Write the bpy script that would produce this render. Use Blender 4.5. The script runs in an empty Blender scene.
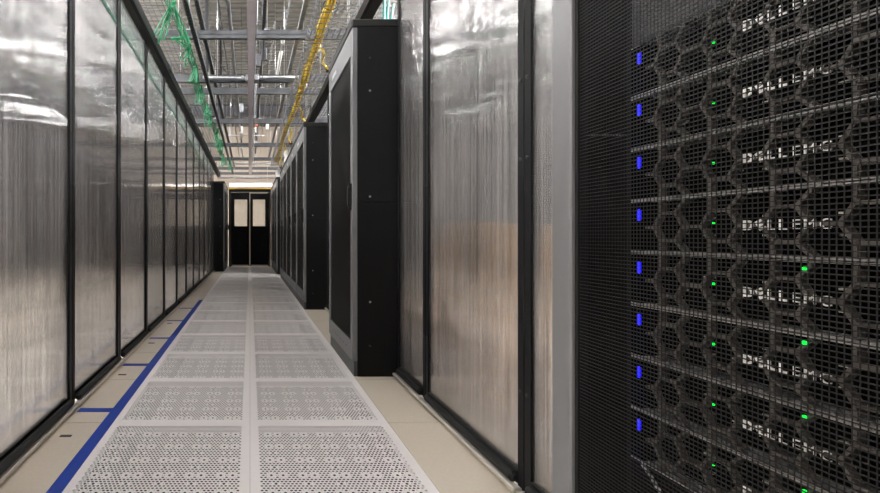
import bpy, math, random
from mathutils import Vector, Matrix
R = random.Random(7)
SC = bpy.context.scene
COL = SC.collection
PI = math.pi

# ---------------------------------------------------------------- helpers
class MB:
    """collects simple solids and links them as one mesh object"""
    def __init__(s): s.v = []; s.f = []; s.sm = []; s.mi = []; s.cur = 0
    def add(s, vs, fs, smooth=False):
        o = len(s.v); s.v += [tuple(v) for v in vs]
        for f in fs: s.f.append(tuple(i + o for i in f)); s.sm.append(smooth); s.mi.append(s.cur)
        return s
    def box(s, x0, x1, y0, y1, z0, z1, bev=0.0):
        if x0 > x1: x0, x1 = x1, x0
        if y0 > y1: y0, y1 = y1, y0
        if z0 > z1: z0, z1 = z1, z0
        b = min(bev, (x1-x0)*.45, (y1-y0)*.45, (z1-z0)*.45)
        if b <= 0:
            vs = [(x, y, z) for z in (z0, z1) for y in (y0, y1) for x in (x0, x1)]
            return s.add(vs, [(0,2,3,1),(4,5,7,6),(0,1,5,4),(2,6,7,3),(0,4,6,2),(1,3,7,5)])
        # chamfered box: three vertices on each corner
        vs = []; idx = {}
        for i, x in enumerate((x0, x1)):
            for j, y in enumerate((y0, y1)):
                for k, z in enumerate((z0, z1)):
                    sx, sy, sz = (1-2*i)*b, (1-2*j)*b, (1-2*k)*b
                    for a, p in enumerate(((x, y+sy, z+sz), (x+sx, y, z+sz), (x+sx, y+sy, z))):
                        idx[i,j,k,a] = len(vs); vs.append(p)
        F = []
        for i in (0, 1):
            q = [idx[i,0,0,0], idx[i,1,0,0], idx[i,1,1,0], idx[i,0,1,0]]; F.append(q if i else q[::-1])
            q = [idx[0,i,0,1], idx[0,i,1,1], idx[1,i,1,1], idx[1,i,0,1]]; F.append(q if i else q[::-1])
            q = [idx[0,0,i,2], idx[1,0,i,2], idx[1,1,i,2], idx[0,1,i,2]]; F.append(q if i else q[::-1])
        for i in (0, 1):
            for j in (0, 1):
                q = [idx[i,j,0,0], idx[i,j,1,0], idx[i,j,1,1], idx[i,j,0,1]]; F.append(q if (i ^ j) else q[::-1])
                q = [idx[i,0,j,0], idx[i,1,j,0], idx[i,1,j,2], idx[i,0,j,2]]; F.append(q[::-1] if (i ^ j) else q)
                q = [idx[0,i,j,1], idx[1,i,j,1], idx[1,i,j,2], idx[0,i,j,2]]; F.append(q if (i ^ j) else q[::-1])
                for k in (0, 1):
                    q = [idx[i,j,k,0], idx[i,j,k,1], idx[i,j,k,2]]; F.append(q if (i ^ j ^ k) else q[::-1])
        return s.add(vs, F)
    def bar(s, p, q, w, h, up=(0, 0, 1)):
        p, q = Vector(p), Vector(q); d = (q - p).normalized(); u = Vector(up)
        if abs(d.dot(u)) > .99: u = Vector((1, 0, 0))
        a = d.cross(u).normalized() * (w/2); b = a.cross(d).normalized() * (h/2)
        vs = [c + sa*a + sb*b for c in (p, q) for sa, sb in ((-1,-1),(1,-1),(1,1),(-1,1))]
        return s.add(vs, [(3,2,1,0),(4,5,6,7),(0,1,5,4),(1,2,6,5),(2,3,7,6),(3,0,4,7)])
    def tube(s, pts, r, n=8, cap=True):
        pts = [Vector(p) for p in pts]; vs = []; fs = []; m = len(pts)
        d = (pts[1] - pts[0]).normalized()
        ref = Vector((0, 0, 1)) if abs(d.z) < .9 else Vector((1, 0, 0))
        a = d.cross(ref).normalized()
        for i, p in enumerate(pts):
            t = (pts[min(i+1, m-1)] - pts[max(i-1, 0)])
            if t.length < 1e-9: t = d
            t.normalize(); a = (a - t*a.dot(t))
            if a.length < 1e-6: a = t.orthogonal()
            a.normalize(); b = t.cross(a)
            for k in range(n):
                an = 2*PI*k/n; vs.append(p + (a*math.cos(an) + b*math.sin(an))*r)
        for i in range(m-1):
            for k in range(n):
                k2 = (k+1) % n; fs.append((i*n+k, i*n+k2, (i+1)*n+k2, (i+1)*n+k))
        if cap: fs += [tuple(range(n))[::-1], tuple((m-1)*n + k for k in range(n))]
        return s.add(vs, fs, True)
    def disc(s, c, axis, r, h, n=12):
        c = Vector(c); ax = Vector(axis).normalized()
        return s.tube([c, c + ax*h], r, n)
    def channel(s, p, q, w=.041, h=.041, t=.003, up=(0, 0, 1)):
        """an open C-shaped strut: back, two sides, two lips; open towards up"""
        p, q = Vector(p), Vector(q); d = (q - p).normalized(); u = Vector(up)
        a = d.cross(u).normalized()
        s.bar(p - u*(h/2 - t/2), q - u*(h/2 - t/2), w, t, up)
        for k in (-1, 1):
            s.bar(p + a*k*(w/2 - t/2), q + a*k*(w/2 - t/2), t, h, up)
            s.bar(p + a*k*(w/2 - .006) + u*(h/2 - t/2), q + a*k*(w/2 - .006) + u*(h/2 - t/2), .012, t, up)
        return s
    def build(s, name, mat, parent=None, loc=None):
        me = bpy.data.meshes.new(name)
        vs = s.v if loc is None else [(x-loc[0], y-loc[1], z-loc[2]) for x, y, z in s.v]
        me.from_pydata(vs, [], s.f); me.update()
        if any(s.sm):
            me.polygons.foreach_set('use_smooth', s.sm)
        for m_ in (mat if isinstance(mat, (list, tuple)) else (mat,)): me.materials.append(m_)
        if any(s.mi): me.polygons.foreach_set('material_index', s.mi)
        o = bpy.data.objects.new(name, me); COL.objects.link(o)
        if parent is not None: o.parent = parent
        elif loc is not None: o.location = loc
        return o

def tag(o, label=None, cat=None, group=None, kind=None):
    if label: o['label'] = label
    if cat: o['category'] = cat
    if group: o['group'] = group
    if kind: o['kind'] = kind
    return o
def empty(name, loc, label=None, cat=None, group=None, kind=None, rz=0.0):
    o = bpy.data.objects.new(name, None); COL.objects.link(o)
    o.empty_display_size = .1; o.location = loc; o.rotation_euler = (0, 0, rz)
    return tag(o, label, cat, group, kind)
def copy_tree(o, parent=None):
    c = o.copy(); COL.objects.link(c)
    if parent is not None: c.parent = parent
    for ch in list(o.children): copy_tree(ch, c)
    return c
ORD = ['first','second','third','fourth','fifth','sixth','seventh','eighth','ninth','tenth','eleventh','twelfth',
       'thirteenth','fourteenth','fifteenth','sixteenth','seventeenth','eighteenth','nineteenth','twentieth']

# ---------------------------------------------------------------- materials
def mat(name, col, rough=.5, metal=0.0, spec=.5, noise=0.0, nscale=20.0, bump=0.0, emit=None, estr=0.0, stretch=(1,1,1)):
    m = bpy.data.materials.new(name); m.use_nodes = True
    nt = m.node_tree; b = nt.nodes['Principled BSDF']
    b.inputs['Base Color'].default_value = (*col, 1); b.inputs['Roughness'].default_value = rough
    b.inputs['Metallic'].default_value = metal; b.inputs['Specular IOR Level'].default_value = spec
    if emit:
        b.inputs['Emission Color'].default_value = (*emit, 1); b.inputs['Emission Strength'].default_value = estr
    if noise or bump:
        tc = nt.nodes.new('ShaderNodeTexCoord'); mp = nt.nodes.new('ShaderNodeMapping')
        mp.inputs['Scale'].default_value = stretch
        nz = nt.nodes.new('ShaderNodeTexNoise'); nz.inputs['Scale'].default_value = nscale; nz.inputs['Detail'].default_value = 4
        nt.links.new(tc.outputs['Object'], mp.inputs[0]); nt.links.new(mp.outputs[0], nz.inputs['Vector'])
        if noise:
            r = nt.nodes.new('ShaderNodeMapRange')
            r.inputs['From Min'].default_value = .25; r.inputs['From Max'].default_value = .75
            r.inputs['To Min'].default_value = 1 - noise; r.inputs['To Max'].default_value = 1 + noise
            mx = nt.nodes.new('ShaderNodeVectorMath'); mx.operation = 'SCALE'
            mx.inputs[0].default_value = col
            nt.links.new(nz.outputs['Fac'], r.inputs['Value']); nt.links.new(r.outputs[0], mx.inputs['Scale'])
            nt.links.new(mx.outputs[0], b.inputs['Base Color'])
        if bump:
            bp = nt.nodes.new('ShaderNodeBump'); bp.inputs['Strength'].default_value = bump; bp.inputs['Distance'].default_value = .002
            nt.links.new(nz.outputs['Fac'], bp.inputs['Height']); nt.links.new(bp.outputs[0], b.inputs['Normal'])
    return m

M = dict(
    black=mat('black powder coat', (.0055,.0055,.006), .5, spec=.14, noise=.12, nscale=60),
    blackmetal=mat('black anodised frame', (.006,.006,.007), .45, spec=.14),
    rubber=mat('black rubber', (.009,.009,.009), .6, spec=.25),
    silver=mat('silver grey door paint', (.145,.147,.152), .42, .2, noise=.04, nscale=30),
    mesh=mat('perforated black steel', (.011,.0108,.0108), .45, .1, .3),
    plinth=mat('dark grey plinth', (.05,.05,.052), .5),
    galv=mat('galvanised strut', (.27,.28,.30), .42, .75, noise=.25, nscale=14),
    galvd=mat('weathered dark strut', (.10,.105,.115), .5, .6, noise=.2, nscale=14),
    zinc=mat('bright zinc', (.55,.57,.60), .32, .85, noise=.1, nscale=30),
    pale=mat('pale lilac grey painted strut', (.86,.80,.86), .5, noise=.05),
    deck=mat('galvanised roof deck', (.175,.175,.163), .40, .45, noise=.15, nscale=3),
    steel=mat('grey painted steel beam', (.09,.09,.10), .5, .3),
    floor=mat('beige raised floor laminate', (.50,.44,.365), .42, noise=.05, nscale=90),
    perf=mat('pale perforated floor tile', (.69,.66,.655), .42, noise=.02, nscale=40),
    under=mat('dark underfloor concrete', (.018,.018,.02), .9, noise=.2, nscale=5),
    tape=mat('blue floor tape', (.006,.034,.25), .42, spec=.3, noise=.08, nscale=30),
    wall=mat('warm beige wall paint', (.44,.375,.31), .8, noise=.03, nscale=2),
    wallg=mat('grey wall paint', (.06,.058,.057), .8, noise=.03, nscale=2),
    green=mat('green cable jacket', (.006,.22,.085), .4),
    teal=mat('teal cable jacket', (.01,.26,.24), .4),
    yellow=mat('yellow fibre jacket', (1.0,.68,.004), .42),
    yellowp=mat('yellow paint', (.75,.42,.02), .5),
    orange=mat('orange label', (.45,.10,.03), .5),
    white=mat('white enamel', (.75,.75,.74), .4),
    sweep=mat('pale aluminium sweep', (.48,.44,.39), .35, .3),
    stripg=mat('green tinted sheet edge', (.05,.13,.095), .25),
    card=mat('brown cardboard', (.75,.43,.15), .75, noise=.1, nscale=12),
    wood=mat('raw pine', (.52,.32,.13), .6, noise=.2, nscale=6, stretch=(1,10,10)),
    bezel=mat('bronze grey bezel strut', (.088,.078,.069), .42, .3),
    chassis=mat('black server chassis', (.002,.002,.002), .9, spec=.03),
    edge=mat('bare steel server edge', (.33,.32,.31), .35, .5),
    letter=mat('satin silver lettering', (.85,.83,.81), .4, .1),
    glint=mat('bright latch', (.55,.52,.45), .3, .7),
    blank=mat('dark grey blanking plastic', (.05,.05,.052), .55),
    blue=mat('blue status light', (.02,.02,.3), .4, emit=(.008,.008,1.0), estr=3.2),
    greenled=mat('green status light', (.0,.2,.03), .4, emit=(.0,1.0,.05), estr=1.4),
    lamp=mat('lamp diffuser', (.8,.8,.8), .4, emit=(1.0,.975,.96), estr=66),
    lampmid=mat('middle lamp diffuser', (.8,.8,.8), .4, emit=(1.0,.975,.96), estr=26),
    ductglow=mat('glowing duct bar', (.8,.8,.8), .4, emit=(1.0,.94,.84), estr=3),
    bag=mat('crumpled clear wrap', (.72,.72,.70), .2, bump=.8, nscale=40),
    cable=mat('grey patch cable', (.35,.35,.36), .4),
    dark=mat('dark slot', (.02,.02,.02), .6),
)
def poly_mat(name, tint=(.98,.975,.97), milky=.085, clear=.12):
    """ribbed twin-wall sheet: flutes run up and down, so reflections and what lies behind smear sideways"""
    m = bpy.data.materials.new(name); m.use_nodes = True; nt = m.node_tree; nt.nodes.clear()
    N = nt.nodes.new; L = nt.links.new
    out = N('ShaderNodeOutputMaterial'); geo = N('ShaderNodeNewGeometry')
    sep = N('ShaderNodeSeparateXYZ'); L(geo.outputs['Position'], sep.inputs[0])
    def flute(sy, sz, amp, power=1.0, detail=0.0):
        cy = N('ShaderNodeMath'); cy.operation = 'MULTIPLY'; cy.inputs[1].default_value = sy; L(sep.outputs['Y'], cy.inputs[0])
        cz = N('ShaderNodeMath'); cz.operation = 'MULTIPLY'; cz.inputs[1].default_value = sz; L(sep.outputs['Z'], cz.inputs[0])
        cx = N('ShaderNodeCombineXYZ'); L(cy.outputs[0], cx.inputs[0]); L(cz.outputs[0], cx.inputs[1])
        nz = N('ShaderNodeTexNoise'); nz.inputs['Scale'].default_value = 1; nz.inputs['Detail'].default_value = detail
        L(cx.outputs[0], nz.inputs['Vector'])
        a = N('ShaderNodeMath'); a.operation = 'SUBTRACT'; a.inputs[1].default_value = .5; L(nz.outputs['Fac'], a.inputs[0])
        b = N('ShaderNodeMath'); b.operation = 'MULTIPLY'; b.inputs[1].default_value = amp; L(a.outputs[0], b.inputs[0])
        return b.outputs[0]
    def normal(parts_y, parts_z):
        def total(ps):
            s = ps[0]
            for p in ps[1:]:
                ad = N('ShaderNodeMath'); L(s, ad.inputs[0]); L(p, ad.inputs[1]); s = ad.outputs[0]
            return s
        c = N('ShaderNodeCombineXYZ'); L(total(parts_y), c.inputs['Y'])
        if parts_z: L(total(parts_z), c.inputs['Z'])
        v = N('ShaderNodeVectorMath'); v.operation = 'ADD'; L(geo.outputs['Normal'], v.inputs[0]); L(c.outputs[0], v.inputs[1])
        n = N('ShaderNodeVectorMath'); n.operation = 'NORMALIZE'; L(v.outputs[0], n.inputs[0]); return n.outputs[0]
    fine = flute(420, .8, .22)          # single flutes
    wide = flute(900, 1.5, 1.5)         # strong scatter of the rib walls
    warp_y = flute(1.3, .7, .10); warp_z = flute(1.0, .6, .035)   # the sheet bows a little
    n1 = normal([fine, warp_y], [warp_z]); n2 = normal([wide, warp_y], [warp_z])
    g1 = N('ShaderNodeBsdfGlossy'); g1.inputs['Roughness'].default_value = .02; L(n1, g1.inputs['Normal'])
    g2 = N('ShaderNodeBsdfGlossy'); g2.inputs['Roughness'].default_value = .04; L(n2, g2.inputs['Normal'])
    for g in (g1, g2): g.inputs['Color'].default_value = (.95,.95,.96,1)
    gm = N('ShaderNodeMixShader'); gm.inputs[0].default_value = .35; L(g1.outputs[0], gm.inputs[1]); L(g2.outputs[0], gm.inputs[2])
    tr = N('ShaderNodeBsdfTransparent'); tr.inputs['Color'].default_value = (*tint, 1)
    rf = N('ShaderNodeBsdfRefraction'); rf.inputs['IOR'].default_value = 1.2; rf.inputs['Roughness'].default_value = .05
    rf.inputs['Color'].default_value = (*tint, 1); L(n2, rf.inputs['Normal'])
    tl = N('ShaderNodeBsdfTranslucent'); tl.inputs['Color'].default_value = (.85,.84,.83,1)
    df = N('ShaderNodeBsdfDiffuse'); df.inputs['Color'].default_value = (.75,.74,.73,1)
    t1 = N('ShaderNodeMixShader'); t1.inputs[0].default_value = clear; L(rf.outputs[0], t1.inputs[1]); L(tr.outputs[0], t1.inputs[2])
    d1 = N('ShaderNodeMixShader'); d1.inputs[0].default_value = .45; L(tl.outputs[0], d1.inputs[1]); L(df.outputs[0], d1.inputs[2])
    # rib walls every 11 mm are milkier than the clear skins between them
    wy = N('ShaderNodeMath'); wy.operation = 'MULTIPLY'; wy.inputs[1].default_value = 2*PI/.011; L(sep.outputs['Y'], wy.inputs[0])
    sn = N('ShaderNodeMath'); sn.operation = 'SINE'; L(wy.outputs[0], sn.inputs[0])
    ribn = flute(190, .5, .4)
    ra = N('ShaderNodeMath'); ra.operation = 'MULTIPLY_ADD'; ra.inputs[1].default_value = milky*.5; ra.inputs[2].default_value = milky; L(sn.outputs[0], ra.inputs[0])
    rb = N('ShaderNodeMath'); rb.use_clamp = True; L(ra.outputs[0], rb.inputs[0]); L(ribn, rb.inputs[1])
    body = N('ShaderNodeMixShader'); L(rb.outputs[0], body.inputs[0]); L(t1.outputs[0], body.inputs[1]); L(d1.outputs[0], body.inputs[2])
    fr = N('ShaderNodeFresnel'); fr.inputs['IOR'].default_value = 1.9
    fm = N('ShaderNodeMath'); fm.operation = 'MULTIPLY_ADD'; fm.inputs[1].default_value = .9; fm.inputs[2].default_value = .05; fm.use_clamp = True
    L(fr.outputs[0], fm.inputs[0])
    mx = N('ShaderNodeMixShader'); L(fm.outputs[0], mx.inputs[0]); L(body.outputs[0], mx.inputs[1]); L(gm.outputs[0], mx.inputs[2])
    L(mx.outputs[0], out.inputs[0])
    return m
M['poly'] = poly_mat('ribbed polycarbonate', milky=.045)
M['polymilk'] = poly_mat('milky ribbed polycarbonate', (.98,.965,.955), milky=.095)
def clear_mat(name, tint, rough, refl=.12, milky=.25):
    m = bpy.data.materials.new(name); m.use_nodes = True; nt = m.node_tree; nt.nodes.clear(); N = nt.nodes.new; L = nt.links.new
    out = N('ShaderNodeOutputMaterial'); tr = N('ShaderNodeBsdfTransparent'); tr.inputs[0].default_value = (*tint, 1)
    tl = N('ShaderNodeBsdfTranslucent'); tl.inputs[0].default_value = (*tint, 1)
    g = N('ShaderNodeBsdfGlossy'); g.inputs['Roughness'].default_value = rough
    a = N('ShaderNodeMixShader'); a.inputs[0].default_value = milky; L(tr.outputs[0], a.inputs[1]); L(tl.outputs[0], a.inputs[2])
    b = N('ShaderNodeMixShader'); b.inputs[0].default_value = refl; L(a.outputs[0], b.inputs[1]); L(g.outputs[0], b.inputs[2])
    L(b.outputs[0], out.inputs[0]); return m
M['header'] = clear_mat('clear header sheet', (.55,.575,.57), .1, .2, .12)
M['pane'] = clear_mat('door window glass', (.92,.92,.90), .03, .06, .1)

# ---------------------------------------------------------------- the setting
XL, XR = -.855, .872            # planes of the two translucent walls
H_C = 4.5; Y_END = 15.5
W = 6.6
def struct(o): o['kind'] = 'structure'; return o
fl = MB()
fl.box(-W, -1.22, -2.5, Y_END, -.3, 0); fl.box(1.22, W, -2.5, Y_END, -.3, 0)
fl.box(-1.22, 1.22, -2.5, 1.425, -.3, 0); fl.box(-1.22, 1.22, 12.405, Y_END, -.3, 0)
struct(fl.build('floor', M['floor']))
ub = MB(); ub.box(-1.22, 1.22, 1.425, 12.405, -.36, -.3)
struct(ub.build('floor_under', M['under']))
gr = MB()
for x in (-1.2, -.61, 0, .61, 1.2):
    gr.box(x-.012, x+.012, 1.43, 12.4, -.3, -.034)
struct(gr.build('trim_1', M['under']))
struct(MB().box(-W-.1, -W, -2.5, Y_END, 0, H_C).build('wall_left', M['wallg']))
struct(MB().box(W, W+.1, -2.5, Y_END, 0, H_C).build('wall_right', M['wallg']))
struct(MB().box(-W-.1, W+.1, Y_END, Y_END+.1, 0, H_C).build('wall_end', M['wall']))
struct(MB().box(-W-.1, W+.1, -2.6, -2.5, 0, H_C).build('wall_rear', M['wallg']))
# ribbed steel roof deck, ribs across the aisle every 15 cm
dk = MB(); y = -2.6; prof = []
while y < Y_END + .1:
    prof += [(y, H_C), (y+.085, H_C), (y+.098, H_C+.038), (y+.140, H_C+.038)]; y += .1525
vs = [(x, yy, zz) for yy, zz in prof for x in (-W-.1, W+.1)]
dk.add(vs, [(2*i, 2*i+1, 2*i+3, 2*i+2) for i in range(len(prof)-1)])
dk.box(-W-.1, W+.1, -2.6, Y_END+.1, H_C+.05, H_C+.1)
struct(dk.build('ceiling', M['deck']))
bm_ = MB()
for yb in (-1.0, 6.2, 12.9):                      # roof beams under the deck
    bm_.box(-W, W, yb-.09, yb+.09, H_C-.03, H_C); bm_.box(-W, W, yb-.09, yb+.09, H_C-.33, H_C-.30); bm_.box(-W, W, yb-.008, yb+.008, H_C-.30, H_C-.03)
struct(bm_.build('trim_2', M['steel']))

# ---------------------------------------------------------------- raised floor tiles
T = .61
def perforated_mesh():
    n = 40; p = T*.893/n; m0 = (T - n*p)/2; t = .032
    v = []; f = []
    def V(*c): v.append(c); return len(v)-1
    def ring(cx, cy, rx, ry, ox=0, oy=0):
        # cell outline, eight points, and the hole
        o8 = [V(cx+sx*p/2, cy+sy*p/2, 0) for sx, sy in ((1,0),(1,1),(0,1),(-1,1),(-1,0),(-1,-1),(0,-1),(1,-1))]
        hi = [V(cx+ox+rx*math.cos(k*PI/4), cy+oy+ry*math.sin(k*PI/4), 0) for k in range(8)]
        lo = [V(cx+ox+rx*math.cos(k*PI/4), cy+oy+ry*math.sin(k*PI/4), -.0006) for k in range(8)]
        for k in range(8):
            k2 = (k+1) % 8
            f.append((o8[k], o8[k2], hi[k2], hi[k])); f.append((hi[k], hi[k2], lo[k2], lo[k]))
    def quad(x0, x1, y0, y1): f.append((V(x0,y0,0), V(x1,y0,0), V(x1,y1,0), V(x0,y1,0)))
    solid = {}; big = set()
    for bj in range(5):
        for bi in range(5):
            for (ci, cj) in ((2, 1), (5, 1)):
                I, J = bi*8 + ci, bj*8 + cj; big.add((I, J))
                off = J % 2
                for q, d in (((I-1, J), (-1, 0)), ((I+1, J), (1, 0)), ((I-1+off, J-1), (-.5, -1)), ((I+off, J-1), (.5, -1)), ((I-1+off, J+1), (-.5, 1)), ((I+off, J+1), (.5, 1))): solid[q] = d
            big.add((bi*8 + 3, bj*8 + 5)); solid[bi*8 + 2, bj*8 + 5] = (-1, 0); solid[bi*8 + 4, bj*8 + 5] = (1, 0)
    for j in range(n):
        y0 = m0 + j*p; sh = .5*p*(j % 2)
        if j % 2:
            quad(m0, m0+sh, y0, y0+p)
        for i in range(n - (j % 2)):
            x0 = m0 + sh + i*p
            if (i, j) in solid: ring(x0+p/2, y0+p/2, p*.18, p*.16, solid[i, j][0]*p*.20, solid[i, j][1]*p*.22)
            elif (i, j) in big: ring(x0+p/2, y0+p/2, p*.38, p*.485)
            else: ring(x0+p/2, y0+p/2, p*.37, p*.35)
        if j % 2: quad(m0 + sh + (n-1)*p, m0 + n*p, y0, y0+p)
    g = .0004; a, b = m0, T - m0
    quad(g, T-g, g, a); quad(g, T-g, b, T-g); quad(g, a, a, b); quad(b, T-g, a, b)
    mb = MB(); mb.add(v, f)
    for (x0, x1, y0, y1) in ((g, T-g, g, a), (g, T-g, b, T-g), (g, a, a, b), (b, T-g, a, b)):
        mb.box(x0, x1, y0, y1, -t, -.0005)
    return mb
Y0 = 1.428
first = None
for k in range(18):
    for c, nm in ((-1, 'left'), (0, 'right')):
        if first is None:
            o = first = perforated_mesh().build('perforated_floor_tile', M['perf'])
        else:
            o = first.copy(); COL.objects.link(o)
        o.location = (c*T, Y0 + k*T, 0)
        tag(o, f'pale perforated floor tile in the {nm} column of the aisle, {ORD[k]} row from the camera', 'floor tile', 'perforated floor tiles')
first = None
for k in range(18):
    for x, nm in ((-2*T, 'along the left wall'), (T, 'along the right racks')):
        if first is None:
            mb = MB().box(.0012, T-.0012, .0012, T-.0012, -.032, 0, .0015)
            o = first = mb.build('solid_floor_tile', M['floor'])
        else:
            o = first.copy(); COL.objects.link(o)
        o.location = (x, Y0 + k*T, 0)
        tag(o, f'plain beige floor tile {nm}, {ORD[k]} from the camera', 'floor tile', 'plain floor tiles')

# blue tape
tag(MB().box(-.655, -.605, 1.3, 5.94, .0004, .0016).build('floor_tape', M['tape']),
    'long blue tape stripe running along the edge of the perforated tiles', 'floor tape')
PL = .77; PY = 2.186
for k in range(5):
    y = PY + PL*k
    tag(MB().box(-.812, -.656, y-.026, y+.022, .0004, .0014).build('floor_tape', M['tape'], None, (-.73, y, 0)),
        f'short blue tape strip across the beige tiles, {ORD[k]} from the camera', 'floor tape', 'short blue tape strips')
for k, y in enumerate((1.90, 2.74, 3.55, 4.35)):
    mb = MB().box(-.783, -.735, y-.009, y+.009, .0002, .0025, .0008)  # thin black plate on the tile with small raised bars
    for s in (-.01, 0, .01): mb.box(-.782+.012+s, -.778+.012+s, y-.006, y+.006, .0025, .003)
    tag(mb.build('floor_plate', M['dark'], None, (-.76, y, 0)),
        f'small black thin plate in the beige tile beside the tape, {ORD[k]} from the camera', 'thin plate', 'floor plates')

# ---------------------------------------------------------------- translucent containment walls
def panel(side, y0, y1, label, group, bolts=False):
    X = XL if side < 0 else XR
    s = -side                                   # towards the aisle
    t = empty('containment_panel', (X, (y0+y1)/2, 0), label, 'wall panel', group)
    w = (y1-y0)/2; g = .0015; F = .034
    MB().box(-.004, .004, -w+g+.012, w-g-.012, .055, 2.175).build('sheet', M['poly' if side < 0 else 'polymilk'], t)
    MB().box(-.006, .006, -w+g+.012, w-g-.012, 2.175, 2.20).build('edge_strip', M['stripg'], t)['label'] = 'dark green edge strip'
    MB().box(-.003, .003, -w+g+.012, w-g-.012, 2.20, 2.40).build('header_sheet', M['header'], t)
    for e in (-1, 1):
        a, b = (-w+g, -w+g+F) if e < 0 else (w-g-F, w-g)
        mb = MB().box(s*.004, s*.011, a, b, 0.0, 2.395, .002)
        mb.box(-s*.018, -s*.004, a, b, 0.0, 2.395); mb.box(-.005, .005, a if e < 0 else b-.010, a+.010 if e < 0 else b, 0, 2.395)
        st = mb.build('stile', M['blackmetal'], t)
        if bolts:
            for h in (.33, 1.07, 1.32, 2.1):
                MB().disc((s*.011, (a+b)/2, h), (s, 0, 0), .006, .003, 10).build('bolt', M['dark'], st)
    mb = MB().box(s*.005, s*.036, -w+g+F, w-g-F, .030, .064, .010)
    mb.box(-.014, .004, -w+g+F, w-g-F, .03, .07)
    mb.build('bottom_rail', M['rubber'], t)
    MB().box(s*.012, s*.042, -w+g+.004, w-g-.004, .012, .029, .004).build('sweep', M['sweep'], t)['label'] = 'pale metal sweep under the rail'
    return t
PL = .79; PY = 2.192
for k in range(-2, 11):
    y = PY + PL*k
    n = k + 2
    panel(-1, y, min(y+PL, 10.69), f'tall translucent ribbed panel in the left wall, {ORD[n]} from the camera', 'left wall panels', n < 5)
for y0, y1, lb in ((.95, 1.449, 'narrow translucent panel strip beside the nearest server rack'),
                   (1.449, 2.262, 'wide translucent ribbed panel on the right between two black posts'),
                   (2.262, 2.695, 'slim translucent panel meeting the black side of the middle rack'),
                   (3.515, 4.33, 'translucent panel just beyond the middle rack on the right'),
                   (4.33, 5.145, 'translucent panel just before the far rack row on the right')):
    panel(1, y0, y1, lb, 'right wall panels', y0 < 3)
for side, X, ya, yb, lb in ((-1, -.838, .6, 12.3, 'long black beam along the top of the left translucent wall'),
                            (1, .855, .6, 12.3, 'long black beam above the right-hand racks and panels')):
    c = (X, (ya+yb)/2, 2.40)
    mb = MB().box(X-.04, X+.04, ya, yb, 2.40, 2.52, .006)
    mb.box(X - (-.052 if side < 0 else .052), X - (-.04 if side < 0 else .04), ya, yb, 2.41, 2.43)
    t = empty('containment_beam', c, lb, 'beam', 'containment beams')
    mb.build('beam', M['blackmetal'], t, c)
    k = 0; y = 1.5
    while y < yb:
        MB().box(X-side*.04, X-side*.062, y-.03, y+.03, 2.46, 2.55, .003).build('bracket', M['galvd'], t, c); y += 1.54

# ---------------------------------------------------------------- racks
def door_mesh(w, z0, z1, y0):
    p = .0062; b = .0012; mb = MB(); y = y0
    while y < y0 + w: mb.box(.0112, .0120, y-b*.36, y+b*.36, z0, z1); y += p
    z = z0
    while z < z1: mb.box(.0108, .0127, y0, y0+w, z-b/2, z+b/2); z += p
    return mb
RW = .8; RD = 1.05; RT = 2.05
def make_rack(label, group, holes=True):
    """local frame: door front at x=0 facing -x, body to +x, y 0..RW"""
    t = empty('server_rack', (0, 0, 0), label, 'server rack', group)
    for e in (0, 1):
        a, b = (0, .016) if e == 0 else (RW-.016, RW)
        mb = MB().box(.03, RD, a, b, .001, 1.022, .002); mb.box(.03, RD, a, b, 1.025, RT, .002)
        sp = mb.build('side_panel', M['black'], t)
        d = -1 if e == 0 else 1; yf = 0 if e == 0 else RW
        for h in (.181, .438, 1.056, 1.676, 1.87):
            MB().disc((.103, yf, h), (0, d, 0), .0065, .002, 12).disc((.1015, yf+d*.002, h+.002), (0, d, 0), .003, .002, 8).build('bolt', M['edge' if h in (.438, 1.676, 1.056) else 'dark'], sp)
    MB().box(RD-.02, RD, .016, RW-.016, .05, RT).build('back_panel', M['black'], t)
    MB().box(-.004, RD, .001, RW-.001, RT, RT+.05, .008).build('roof', M['rubber'], t)
    MB().box(.03, RD-.02, .016, RW-.016, .06, .08).build('base_tray', M['black'], t)
    MB().box(.010, .05, .006, RW-.006, 0, .088, .003).box(.05, RD, .004, RW-.004, 0, .018).build('plinth', M['plinth'], t)
    for a in (.192, .691):
        MB().box(.066, .10, a-.0055, a+.0055, .08, RT).build('mounting_rail', M['black'], t)
    S = .056; zb, zt = .20, 1.90
    fr = MB().box(0, .03, .001, S, .092, RT-.003, .003).box(0, .03, RW-S, RW-.001, .092, RT-.003, .003)
    fr.box(.0004, .03, S, RW-S, .092, zb).box(.0004, .03, S, RW-S, zt, RT-.003)
    dr = fr.build('door', M['silver'], t); dr['label'] = 'silver grey door frame'
    MB().box(.008, .026, S, S+.008, zb, zt).box(.008, .026, RW-S-.008, RW-S, zb, zt).box(.008, .026, S, RW-S, zb, zb+.008).box(.008, .026, S, RW-S, zt-.008, zt).build('gasket', M['rubber'], dr)
    door_mesh(RW-2*S-.016, zb+.008, zt-.008, S+.008).build('mesh_panel', M['mesh'], dr)['label'] = 'black perforated mesh'
    MB().box(-.012, 0, .016, .04, .98, 1.135, .004).box(-.026, -.012, .019, .037, 1.0, 1.115, .004).build('handle', M['rubber'], dr)['label'] = 'black door handle'
    MB().box(-.002, .001, .50, .66, 1.955, 1.985, .001).build('badge', M['zinc'], dr)['label'] = 'plain pale badge plate'
    for i in range(6): MB().disc((-.0005, .18+i*.09, .145), (1, 0, 0), .006, .002, 8).build('vent_hole', M['dark'], dr)
    return t
rack = make_rack('black mesh-door rack full of servers, nearest the camera on the right', 'server racks')
rack.location = (.60, .119, 0)
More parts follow.
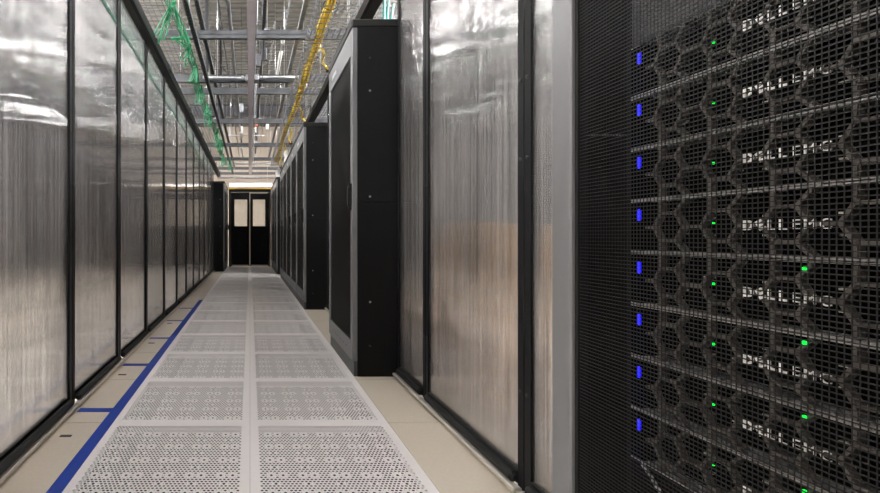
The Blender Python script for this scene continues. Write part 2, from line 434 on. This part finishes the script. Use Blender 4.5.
def place_rack(y, x, label, flip=False):
    c = copy_tree(rack); c.location = (x, y, 0); c['label'] = label
    if flip: c.rotation_euler = (0, 0, PI); c.location = (x, y + RW, 0)
    return c
place_rack(2.70, .60, 'tall black rack with silver door standing alone in the right wall')
for k in range(5):
    place_rack(5.16 + k*(RW+.012), .60, f'black rack with silver door in the far right row, {ORD[k]} of five from the camera')
for k in range(3):
    place_rack(9.93 + k*(RW+.012), .565, f'black rack close to the end doors on the right, {ORD[k]} of three')
for k in range(2):
    place_rack(10.72 + k*(RW+.012), -.59, f'black rack at the far end of the left wall, {ORD[k]} of two', True)

# ---------------------------------------------------------------- servers in the near rack
SX, SY, U2 = .664, .803, .0889
def make_server():
    t = empty('rack_server', (SX, SY, 0), 'x', 'server', 'rack servers')
    Wd = .482; H = .087
    MB().box(.030, .70, -Wd+.02, -.02, .001, H-.001).build('chassis', M['chassis'], t)
    for a in (-.024, -Wd): MB().box(-.002, .032, a, a+.024, .001, H-.001, .003).build('rack_ear', M['chassis'], t)
    MB().box(-.001, .030, -Wd+.001, 0, .0004, .0028).box(-.001, .030, -Wd+.001, 0, H-.0016, H+.0008).build('bezel_edge', M['edge'], t)['label'] = 'bare steel edge'
    hc = MB(); b = .0046; s = .0255; h = s*math.sqrt(3)/2; zc = H/2 - .001
    def seg(y1, z1, y2, z2): hc.bar((.004, -y1, z1), (.004, -y2, z2), .010, b, (0, .3, .9) if abs(z1-z2) < 1e-5 else (0, 1, 0))
    for i in range(6):
        c = .070 + .080*i
        if c + s > Wd: break
        pts = [(c + s*math.cos(k*PI/3), zc + s*math.sin(k*PI/3)) for k in range(6)]
        for k in range(6):
            (a, d), (e, g) = pts[k], pts[(k+1) % 6]; seg(a, d, e, g)
        if c + s + .029 < Wd - .03: seg(c+s, zc, c+s+.029, zc)
        seg(c - s/2, zc + h, c - s/2, H-.003); seg(c - s/2, zc - h, c - s/2, .003)
        seg(c + s/2, zc + h, c + s/2 + .016, H-.003); seg(c + s/2, zc - h, c + s/2 + .016, .003)
    seg(.030, zc, .0445, zc)
    hc.build('honeycomb_bezel', M['bezel'], t)['label'] = 'bronze grey honeycomb bezel'
    for i in range(5):
        c = .110 + .080*i
        for dz in (-.0135, .0125): MB().box(.024, .030, -c-.006, -c+.006, zc+dz-.0012, zc+dz+.0012).build('drive_glint', M['glint'], t)  # small bright bars modelled as the glints on the drives
    for i in range(6):
        c = .070 + .080*i; MB().box(.024, .030, -c-.005, -c+.005, zc-.012, zc-.010).build('drive_glint', M['glint'], t)
    MB().box(-.0045, -.001, -.0225, -.0175, H-.033, H-.014, .001).build('blue_light', M['blue'], t)['label'] = 'glowing blue status light'
    MB().disc((.020, -.1235, zc+.004), (-1, 0, 0), .0018, .002, 10).build('green_light', M['greenled'], t)['label'] = 'green status light'
    # lettering on the bezel
    def text(body, size, y, offs):
        cu = bpy.data.curves.new('lettering', 'FONT'); cu.body = body; cu.size = size; cu.extrude = .0008; cu.offset = offs
        cu.space_character = 1.0
        tmp = bpy.data.objects.new('lettering', cu); COL.objects.link(tmp)
        bpy.context.view_layer.update()
        me = bpy.data.meshes.new_from_object(tmp.evaluated_get(bpy.context.evaluated_depsgraph_get()))
        bpy.data.objects.remove(tmp); bpy.data.curves.remove(cu)
        me.transform(Matrix(((0,0,-1,0),(-1,0,0,0),(0,1,0,0),(0,0,0,1))))   # reads left to right from the aisle
        xs = [v.co.y for v in me.vertices]
        return me, max(xs), min(xs)
    x = .185; meshes = []
    for ch, off, tilt, adv in (('D', .0006, 0, .0112), ('E', .0006, -.5, .0098), ('L', .0006, 0, .0088), ('L', .0006, 0, .0118),
                               ('E', -.0001, 0, .0112), ('M', -.0001, 0, .0160), ('C', -.0001, 0, .0122)):
        me, y1, y0 = text(ch, .0172, 0, off)
        cy = (y0+y1)/2; zm = .006
        me.transform(Matrix.Translation((0, -cy, -zm)))
        if tilt: me.transform(Matrix.Rotation(tilt, 4, 'X'))
        w = y1 - y0
        me.transform(Matrix.Translation((-.0025, -x - w/2, zc)))
        x += w + .0046 + (.002 if ch == 'L' and off > 0 and len(meshes) == 3 else 0)
        meshes.append(me)
    lm = MB()
    for me in meshes:
        lm.add([v.co[:] for v in me.vertices], [tuple(p.vertices) for p in me.polygons])
        bpy.data.meshes.remove(me)
    lm.build('lettering', M['letter'], t)['label'] = 'silver lettering on the bezel'
    return t
srv = make_server()
drv = MB().disc((-.001, -.2525, U2-.0105), (-1, 0, 0), .0024, .002, 10)
for k in range(8):
    s = srv if k == 0 else copy_tree(srv)
    s.location = (SX, SY, .530 + U2*(7-k) - U2 + .0003)
    tag(s, f'black server with honeycomb front and blue light, {ORD[k]} from the top of the near rack', 'server', 'rack servers')
dr_me = None
for s in [o for o in COL.objects if o.get('category') == 'server']:
    if s.location.z < .75:
        if dr_me is None:
            o = drv.build('green_light', M['greenled'], s); dr_me = o.data
        else:
            o = bpy.data.objects.new('green_light', dr_me); COL.objects.link(o); o.parent = s
        o['label'] = 'green corner light'
for k in range(2):
    z = .530 + U2*(7+k) + .0006
    mb = MB().box(0, .01, -.482, 0, z, z+U2-.0015, .002)
    tag(mb.build('blanking_panel', M['blank'], None, (SX, SY, z)) , ['dark grey blanking panel right above the top server', 'dark grey blanking panel above the lower blanking panel'][k], 'blanking panel', 'blanking panels')
    COL.objects[-1].data.transform(Matrix.Translation((SX, SY, 0)))
pts = [(.672, .79 - .012*i - .02*math.sin(i*.35), .435 - .02*i + .008*math.sin(i*.8)) for i in range(13)]
tag(MB().tube(pts, .003, 8).build('patch_cable', M['cable'], None, (.672, .70, .2)), 'thin grey cable drooping below the bottom server', 'cable')

# ---------------------------------------------------------------- end doors
YD = 12.32
d = empty('door_1', (0, YD, 0)); d['kind'] = 'structure'
MB().box(-.565, -.515, -.04, .06, 0, 2.06).box(.515, .555, -.04, .06, 0, 2.06).box(-.565, .555, -.04, .06, 2.0, 2.075).build('door_frame', M['blackmetal'], d)
MB().box(-.60, .62, -.05, .03, 2.078, 2.105).build('header_strip', M['yellowp'], d)['label'] = 'yellow strip over the doors'
for e in (-1, 1):
    a, b = (-.512, -.012) if e < 0 else (.004, .512)
    wa, wb = (-.415, -.075) if e < 0 else (.075, .405)
    z1, z2 = 1.09, 1.80
    lf = MB().box(a, wa, 0, .045, .02, 1.99).box(wb, b, 0, .045, .02, 1.99).box(wa, wb, 0, .045, .02, z1).box(wa, wb, 0, .045, z2, 1.99).build('door_leaf', M['black'], d)
    MB().box(wa, wb, .018, .026, z1, z2).build('window_pane', M['pane'], lf)
    MB().box(wa-.012, wa, -.006, 0, z1-.012, z2+.012).box(wb, wb+.012, -.006, 0, z1-.012, z2+.012).box(wa, wb, -.006, 0, z2, z2+.012).box(wa, wb, -.006, 0, z1-.012, z1).build('window_bead', M['rubber'], lf)
    MB().box(a+.03, b-.03, -.012, 0, .02, .055).build('kick_sweep', M['sweep'], lf)
    if e > 0:
        MB().box(-.006, .006, -.012, .0, .02, 1.985).box(-.006, .47, -.012, 0, 1.965, 1.985).build('edge_trim', M['sweep'], lf)
    MB().box(.035*e-.012, .035*e+.012, -.03, 0, .95, 1.15, .004).build('pull_plate', M['rubber'], lf)

# ---------------------------------------------------------------- overhead struts and services
ZS = 2.80
yc = (4.58, 6.36, 8.02, 10.1, 11.95, 13.6, 14.7)
for k, y in enumerate(yc):
    t = empty('cross_strut', (0, y, ZS), f'grey steel strut crossing above the aisle, {ORD[k]} from the camera', 'strut', 'cross struts')
    MB().channel((-6.5, 0, 0), (6.5, 0, 0), .041, .041).channel((-6.5, 0, .042), (6.5, 0, .042), .041, .041).build('channel', M['galvd'], t)
    for x in (-4.8, -2.6, -.60, .17, .97, 2.6, 4.8):
        MB().tube([(x, .0, .06), (x, 0, H_C-ZS)], .006, 6).build('hanger_rod', M['zinc'], t)
        MB().box(x-.028, x+.028, -.028, .028, .063, .072).build('washer_plate', M['zinc'], t)
t = empty('cross_strut', (0, 5.74, ZS-.02), 'deep grey strut carrying the white conduit across the aisle', 'strut', 'cross struts')
MB().channel((-1.1, 0, 0), (1.3, 0, 0), .05, .09).build('channel', M['galvd'], t)
LS = [(-.515, ZS-.10, 1.0, 13.7, 'galvd', .041, 'dark perforated strut running lengthwise on the left side'),
      (-.47, ZS+.10, 3.0, 13.7, 'galvd', .041, 'second dark lengthwise strut just right of the first, higher up'),
      (-.19, ZS+.08, 3.0, 12.6, 'zinc', .03, 'slim bright lengthwise strut between the dark struts and the pale one'),
      (.012, ZS-.115, 3.4, 13.8, 'pale', .075, 'wide pale lilac strut running down the middle of the aisle'),
      (.145, ZS+.30, 3.0, 12.6, 'galvd', .035, 'dark slotted strut running lengthwise right of the pale strut'),
      (.50, ZS+.12, 3.0, 12.7, 'galv', .041, 'grey lengthwise strut along the left rail of the yellow cable tray')]
for x, z, ya, yb, mt, w, lb in LS:
    c = (x, (ya+yb)/2, z); t = empty('lengthwise_strut', c, lb, 'strut', 'lengthwise struts')
    mb = MB().channel((x, ya, z), (x, yb, z), w, .041)
    y = ya + .05; mb.cur = 1
    if mt == 'galvd':
        while y < min(yb, 8.5): mb.box(x-.006, x+.006, y, y+.028, z-.0225, z-.0212); y += .055
    mb.build('channel', (M[mt], M['dark']), t, c)
# strut hangers up to the deck
for x, y, lb in ((-.515, 5.52, 'left of the white conduit'), (.15, 5.2, 'right of the pale strut'), (-.515, 8.1, 'on the far left strut')):
    c = (x, y, ZS); t = empty('strut_hanger', c, f'slotted vertical strut hanger rising to the roof deck {lb}', 'strut hanger', 'strut hangers')
    mb = MB().channel((x, y, ZS), (x, y, H_C), .041, .041, .003, (0, -1, 0)); mb.cur = 1
    z = ZS + .06
    while z < H_C - .06: mb.box(x-.006, x+.006, y+.0208, y+.0222, z, z+.03); z += .055
    mb.build('channel', (M['galvd'], M['dark']), t, c)
# slanted bracing
for a, b, lb in (((-1.1, 5.0, 3.6), (-.3, 6.1, 2.98), 'left of the slotted hanger'), ((.2, 7.2, 3.0), (1.0, 6.7, 3.4), 'on the right under the deck'),
                 ((-.45, 7.0, 3.08), (.6, 7.4, 3.40), 'across the middle under the deck'), ((-1.1, 3.0, 4.0), (-.66, 5.4, 2.92), 'above the green cables')):
    tag(MB().tube([a, b], .008, 6).build('brace_rod', M['galvd'], None, b), f'thin slanted brace rod {lb}', 'brace rod', 'brace rods')
# white conduit across with a junction box
c = (.02, 5.66, ZS-.03)
t = empty('cross_conduit', c, 'bright metal conduit crossing the aisle with a square junction box', 'conduit')
MB().tube([(-.58, 5.66, ZS-.03), (-.05, 5.66, ZS-.035)], .017, 10).tube([(.10, 5.66, ZS-.025), (.60, 5.66, ZS-.025)], .017, 10).build('pipe', M['zinc'], t, c)
MB().box(-.055, .11, 5.62, 5.70, ZS-.075, ZS+.0, .006).build('junction_box', M['galv'], t, c)
for x in (-.40, .42): MB().tube([(x, 5.66, ZS-.03), (x, 5.66, H_C)], .005, 6).build('hanger_rod', M['zinc'], t, c)
for x in (-.56, -.09, .13, .585): MB().tube([(x-.014, 5.66, ZS-.027), (x+.014, 5.66, ZS-.028)], .022, 10).build('coupling', M['white' if x > .5 else 'zinc'], t, c)
# more conduits crossing farther back
for k, (y, z, x0, x1, r) in enumerate(((8.9, 3.02, -.9, .8, .014), (9.6, 2.92, -.5, .3, .012), (11.2, 3.04, -.9, .9, .018), (12.2, 2.74, -.8, .8, .022), (14.2, 2.62, -1.0, 1.0, .03), (7.3, 3.10, -1.2, .5, .012))):
    c = (0, y, z); t = empty('cross_conduit', c, f'plain metal conduit crossing the aisle beyond the junction box, {ORD[k]} of six', 'conduit', 'plain cross conduits')
    MB().tube([(x0, y, z), (x1, y, z)], r, 8).build('pipe', M['zinc' if k % 2 else 'galv'], t, c)
    for x in (x0+.1, x1-.1): MB().tube([(x, y, z), (x, y, H_C)], .005, 6).build('hanger_rod', M['zinc'], t, c)
# conduits lengthwise
for x, z, ya, yb, r, mt, lb in ((.055, ZS+.02, 3.2, 5.7, .012, 'zinc', 'thin bright conduit beside the pale middle strut'),
                                (.075, ZS-.02, 5.7, 12.4, .010, 'zinc', 'thin conduit beyond the junction box beside the pale strut'),
                                (.40, 3.20, 3.0, 9.5, .008, 'galv', 'thin grey conduit running between white sleeves'),
                                (-.30, ZS+.25, 3.0, 13, .009, 'galvd', 'thin dark conduit above the slim bright strut'),
                                (.27, ZS+.35, 5.0, 13, .009, 'galv', 'thin conduit high above the aisle right of the middle')):
    c = (x, (ya+yb)/2, z); t = empty('conduit', c, lb, 'conduit', 'lengthwise conduits')
    MB().tube([(x, ya, z), (x, yb, z)], r, 8).build('pipe', M[mt], t, c)
    if 'sleeves' in lb:
        for a, b in ((5.35, 5.65), (5.95, 6.75)): MB().tube([(x, a, z), (x, b, z)], .022, 10).build('sleeve', M['white'], t, c)
for k, (x, y, z, mt) in enumerate(((.17, 5.4, 2.93, 'steel'), (.10, 5.5, 2.9, 'steel'), (-.14, 7.4, 2.86, 'galv'), (.11, 8.4, 2.87, 'orange'), (-.2, 10.4, 2.82, 'zinc'), (.12, 10.2, 2.84, 'zinc'), (-.17, 9.0, 2.88, 'white'), (.33, 8.8, 2.90, 'white'))):
    c = (x, y, z); t = empty('ceiling_box', c, f"{['black','black','grey','orange','bright','bright','white','white'][k]} electrical box hung among the struts, {ORD[k]} from the camera", 'electrical box', 'electrical boxes')
    MB().box(-.03, .03, -.02, .02, -.05, .09, .004).build('housing', M[mt], t)
    MB().tube([(0, 0, .09), (0, 0, H_C-z)], .005, 6).build('drop_rod', M['galvd'], t)
# basket trays
def basket(x0, x1, ya, yb, z, label):
    c = ((x0+x1)/2, (ya+yb)/2, z); t = empty('basket_tray', c, label, 'cable tray', 'wire basket trays'); mb = MB(); r = .006
    n = round((x1-x0)/.05)
    for i in range(n+1):
        x = x0 + (x1-x0)*i/n; mb.bar((x, ya, z), (x, yb, z), r, r)
    for x in (x0, x1):
        for dz in (.05, .10): mb.bar((x, ya, z+dz), (x, yb, z+dz), r*1.4, r*1.4)
    y = ya
    while y <= yb:
        mb.bar((x0, y, z-.004), (x1, y, z-.004), r, r)
        for x in (x0, x1): mb.bar((x, y, z), (x, y, z+.10), r, r)
        y += .10
    mb.build('wire_basket', M['galvd' if x0 < 0 else 'galv'], t, c)
    for y in (4.6, 8.05, 11.95):
        if ya < y < yb:
            MB().tube([(x1 if x0 < 0 else x0, y+.05, z-.01), (x1 if x0 < 0 else x0, y+.05, H_C)], .006, 6).build('hanger_rod', M['zinc'], t, c)
basket(-1.14, -.72, 2.5, 12.6, ZS+.08, 'wire basket tray over the left wall carrying green cables')
basket(.54, .94, 2.2, 12.0, ZS-.175, 'wire basket tray over the right racks carrying yellow cables')
basket(1.0, 1.38, 2.2, 12.0, ZS+.08, 'higher wire basket tray beyond the yellow cables on the right')
# yellow bundle
ZY = ZS - .150
c = (.645, 6, ZY); t = empty('yellow_cable_bundle', c, 'bundle of yellow fibre cables lying in the right basket tray', 'cable bundle')
for i in range(12):
    ph = R.random()*6.3; pts = []; y = 2.2
    rad = .014 + .030*R.random()
    while y < 11.6:
        a = ph + y*2.2; pts.append((.645 + rad*math.cos(a) + .012*math.sin(y*1.3), y, ZY + .012 + rad*(.6+.6*math.sin(a)))); y += .12
    MB().tube(pts, .010, 6).build('cable', M['yellow'], t, c)
y = 2.6
while y < 11:
    MB().tube([(.645+.058*math.cos(a*PI/5), y, ZY+.030+.042*math.sin(a*PI/5)) for a in range(11)], .003, 5).build('cable_tie', M['rubber'], t, c); y += .55
for k, (y, dx, dz) in enumerate(((4.55, .13, -.05), (6.6, .16, -.12), (7.9, .02, -.17), (9.3, .05, -.19), (10.4, .0, -.22))):
    pts = [(.70 + dx*(i/8) + .02*math.sin(i), y + .45*i/8, ZY + .03 + dz*math.sin(PI*.5*i/8)) for i in range(9)]
    o = empty('hanging_cable', pts[-1], f'yellow cable branch hanging from the right tray, {ORD[k]} from the camera', 'cable', 'yellow drop cables')
    MB().tube(pts, .012, 7).build('cable', M['yellow'], o, pts[-1])
    e = pts[-1]; MB().box(e[0]-.025, e[0]+.025, e[1]-.03, e[1]+.03, e[2]-.025, e[2]+.025, .004).build('connector', M['rubber'], o, e)
# green cables
for i in range(5):
    pts = []; y = 3.2 + .3*i
    ox = (i - 2)*.0155; oz = (i % 2)*.016
    while y < 12.4:
        pts.append((-.655 + ox + .03*math.sin(y*1.7) + .012*math.sin(y*5), y, ZS - .045 + oz - .05*abs(math.sin(y*1.9)))); y += .09
    tag(MB().tube(pts, .0065, 6).build('green_cable', M['green'], None, pts[0]), f'green network cable along the left struts, strand starting {ORD[i]} from the camera', 'cable', 'green cables')
def loops(k, top, ends, lb):
    """slack green cable: each loop leaves the tie, droops through its own low point and comes back"""
    t = empty('hanging_cable_loop', top, lb, 'cable loop', 'green cable loops'); T0 = Vector(top)
    for (dx, dy, dz, w) in ends:
        low = T0 + Vector((dx, dy, dz)); side = Vector((w, w*.3, 0)); pts = []
        for i in range(25):
            a = i/24; u = math.sin(PI*a)
            pts.append(T0 + (low - T0)*(u**.9) + side*math.cos(PI*a)*u + Vector((.006*math.sin(9*a+dx*30), 0, .01*math.sin(7*a))))
        MB().tube(pts, .0058, 6).build('cable', M['green'], t, top)
    MB().tube([(top[0]-.02, top[1], top[2]), (top[0]+.02, top[1], top[2]+.005)], .013, 7).build('cable_tie', M['green'], t, top)
loops(0, (-.64, 3.86, ZS-.02), ((-.17, .02, -.29, .05), (-.14, .05, -.32, .03), (-.10, .02, -.30, -.04), (.12, .1, -.31, .02), (.10, .25, -.28, .04)), 'big looped green cables hanging from the left tray nearest the camera')
loops(1, (-.69, 4.15, ZS-.20), ((.06, .05, .02, .02), (.13, .03, .03, .01), (.10, .1, -.03, .02)), 'short green cable loop tied sideways under the first big loops')
for k, (x, y, z, hz, n) in enumerate(((-.62, 4.72, 0, .20, 4), (-.60, 5.05, -.1, .16, 3), (-.63, 5.9, -.03, .22, 5), (-.60, 6.5, -.1, .2, 4), (-.62, 7.2, 0, .25, 4), (-.58, 8.3, -.02, .3, 5), (-.58, 9.4, 0, .32, 4), (-.6, 10.4, -.1, .28, 5), (-.5, 11.6, 0, .3, 4))):
    loops(k+2, (x, y, ZS-.03+z), [((q-n/2)*.028 + R.uniform(-.02,.02), R.uniform(-.1,.1), -hz*R.uniform(.7,1.1), R.uniform(.01,.05)) for q in range(n)], f'green cable loops hanging from the left tray, {ORD[k+2]} bunch from the camera')
# teal cables over the middle rack
for k in range(3):
    pts = [(.85 + .02*i + .035*k + .006*math.sin(i+k), 2.98 + .05*i + .03*k, 2.125 + .08*i - .025*k*(i > 0)) for i in range(6)]
    tag(MB().tube(pts, .008, 7).build('teal_cable', M['teal'], None, pts[0]), f"teal cable rising behind the top of the middle rack, {['left','middle','right'][k]} one", 'cable', 'teal cables')
# crumpled clear wrap by the far racks
for k, (x, y, z, r, lb) in enumerate(((.68, 10.9, 2.275, .10, 'crumpled clear plastic wrap bunched above the last right-hand rack'), (.72, 8.6, 2.29, .11, 'crumpled clear plastic wrap on top of the far rack row'))):
    vs = []; fs = []; n, m = 14, 8
    for j in range(m+1):
        for i in range(n):
            a = 2*PI*i/n; b = PI*j/m; q = r*(1 + .5*(R.random()-.5))
            vs.append((x + q*math.sin(b)*math.cos(a)*.8, y + q*math.sin(b)*math.sin(a), z + 1.3*q*math.cos(b)))
    for j in range(m):
        for i in range(n): fs.append((j*n+i, (j+1)*n+i, (j+1)*n+(i+1) % n, j*n+(i+1) % n))
    tag(MB().add(vs, fs).build('plastic_wrap', M['bag'], None, (x, y, z-r)), lb, 'plastic wrap')

# ---------------------------------------------------------------- boxes added behind the right wall to give an orange blur
for k, (x, y, z, sx, sy, sz) in enumerate(((1.56, 2.12, 0, .5, .45, .88), (2.1, 3.3, 0, .5, .7, .75), (1.5, 4.3, 0, .5, .6, .7))):
    c = (x, y, z); t = empty('cardboard_box', c, f'brown cardboard box added for the orange blur behind the right translucent panels, {ORD[k]} from the camera', 'box', 'cardboard boxes')
    MB().box(-sx/2, sx/2, -sy/2, sy/2, 0, sz, .006).build('carton', M['card'], t)
    MB().box(-sx/2, sx/2, -.004, -.001, sz, sz+.003).box(-sx/2, sx/2, .001, .004, sz, sz+.003).build('flap', M['card'], t)

# ---------------------------------------------------------------- lamps of the hall, added lights at the end
def lamp(x, y, z, lb, L=1.2, w=.14, key='lamp', group='hall lamps', along='y'):
    t = empty('linear_lamp', (x, y, z), lb, 'lamp', group)
    def B(mb, a0, a1, b0, b1, z0, z1, bev=0): return mb.box(b0, b1, a0, a1, z0, z1, bev) if along == 'y' else mb.box(a0, a1, b0, b1, z0, z1, bev)
    hb = B(MB(), -L/2-.02, L/2+.02, -w*.42, w*.42, .05, .10, .01)
    for e in (-1, 1): B(hb, e*(L/2+.01)-.01, e*(L/2+.01)+.01, -w/2-.01, w/2+.01, -.002, .06)
    hb.build('housing', M['white'], t)
    B(MB(), -L/2, L/2, -w/2, w/2, 0, .05).build('diffuser', M[key], t)
    if z + .1 < H_C:
        for a in (-L*.4, L*.4):
            p = (0, a) if along == 'y' else (a, 0)
            MB().tube([(p[0], p[1], .10), (p[0], p[1], H_C-z)], .004, 6).build('suspension_rod', M['zinc'], t)
for side, nm in ((-1, 'left'), (1, 'right')):
    for x, z, n, row in ((2.0, 3.85, 4, 'innermost'), (3.1, 3.75, 6, 'second'), (4.3, 3.75, 6, 'third'), (5.5, 3.75, 6, 'outermost')):
        for k in range(n):
            lamp(side*x + (.35 if n == 4 and side > 0 else 0), -.6 + 2.4*k, z, f'long white hall lamp over the {nm} side aisle, {row} row, {ORD[k]} from the camera', 1.8, .20)
for k in range(3):
    lamp(0, -.8 + 2.3*k, 4.1, f'long white hall lamp high over the middle aisle, {ORD[k]} of three', 1.6, .20, 'lampmid')
lamp(0.02, 12.75, 2.20, 'glowing bar standing for the grey-white duct right above the end doors', 1.15, .10, 'ductglow', 'added end lights', 'x')  # a pale duct drawn as a glowing bar, no real lamp
lamp(0, 13.2, 4.36, 'unseen lamp added to light the beige wall beyond the end doors', 1.2, .2, 'lamp', 'added end lights', 'x')  # added to brighten the end wall, kept out of view by the roof beam

# ---------------------------------------------------------------- camera and view
cam = bpy.data.cameras.new('camera'); co = bpy.data.objects.new('camera', cam); COL.objects.link(co)
co.location = (0, 0, .825); co.rotation_euler = (PI/2, 0, 0)
cam.sensor_width = 36; cam.lens = 461/880*36
cam.shift_x = (440-250)/880; cam.shift_y = -(246.5-236)/880
cam.clip_start = .02
SC.camera = co
w = bpy.data.worlds.new('world'); SC.world = w; w.use_nodes = True
w.node_tree.nodes['Background'].inputs[0].default_value = (.5,.5,.5,1); w.node_tree.nodes['Background'].inputs[1].default_value = .05
vs = SC.view_settings
vs.view_transform = 'Standard'; vs.look = 'None'; vs.gamma = 1; vs.use_curve_mapping = False; vs.exposure = 0.22
cy = SC.cycles
cy.max_bounces = 10; cy.diffuse_bounces = 4; cy.glossy_bounces = 6; cy.transmission_bounces = 8; cy.transparent_max_bounces = 24
cy.sample_clamp_indirect = 8; cy.use_denoising = True
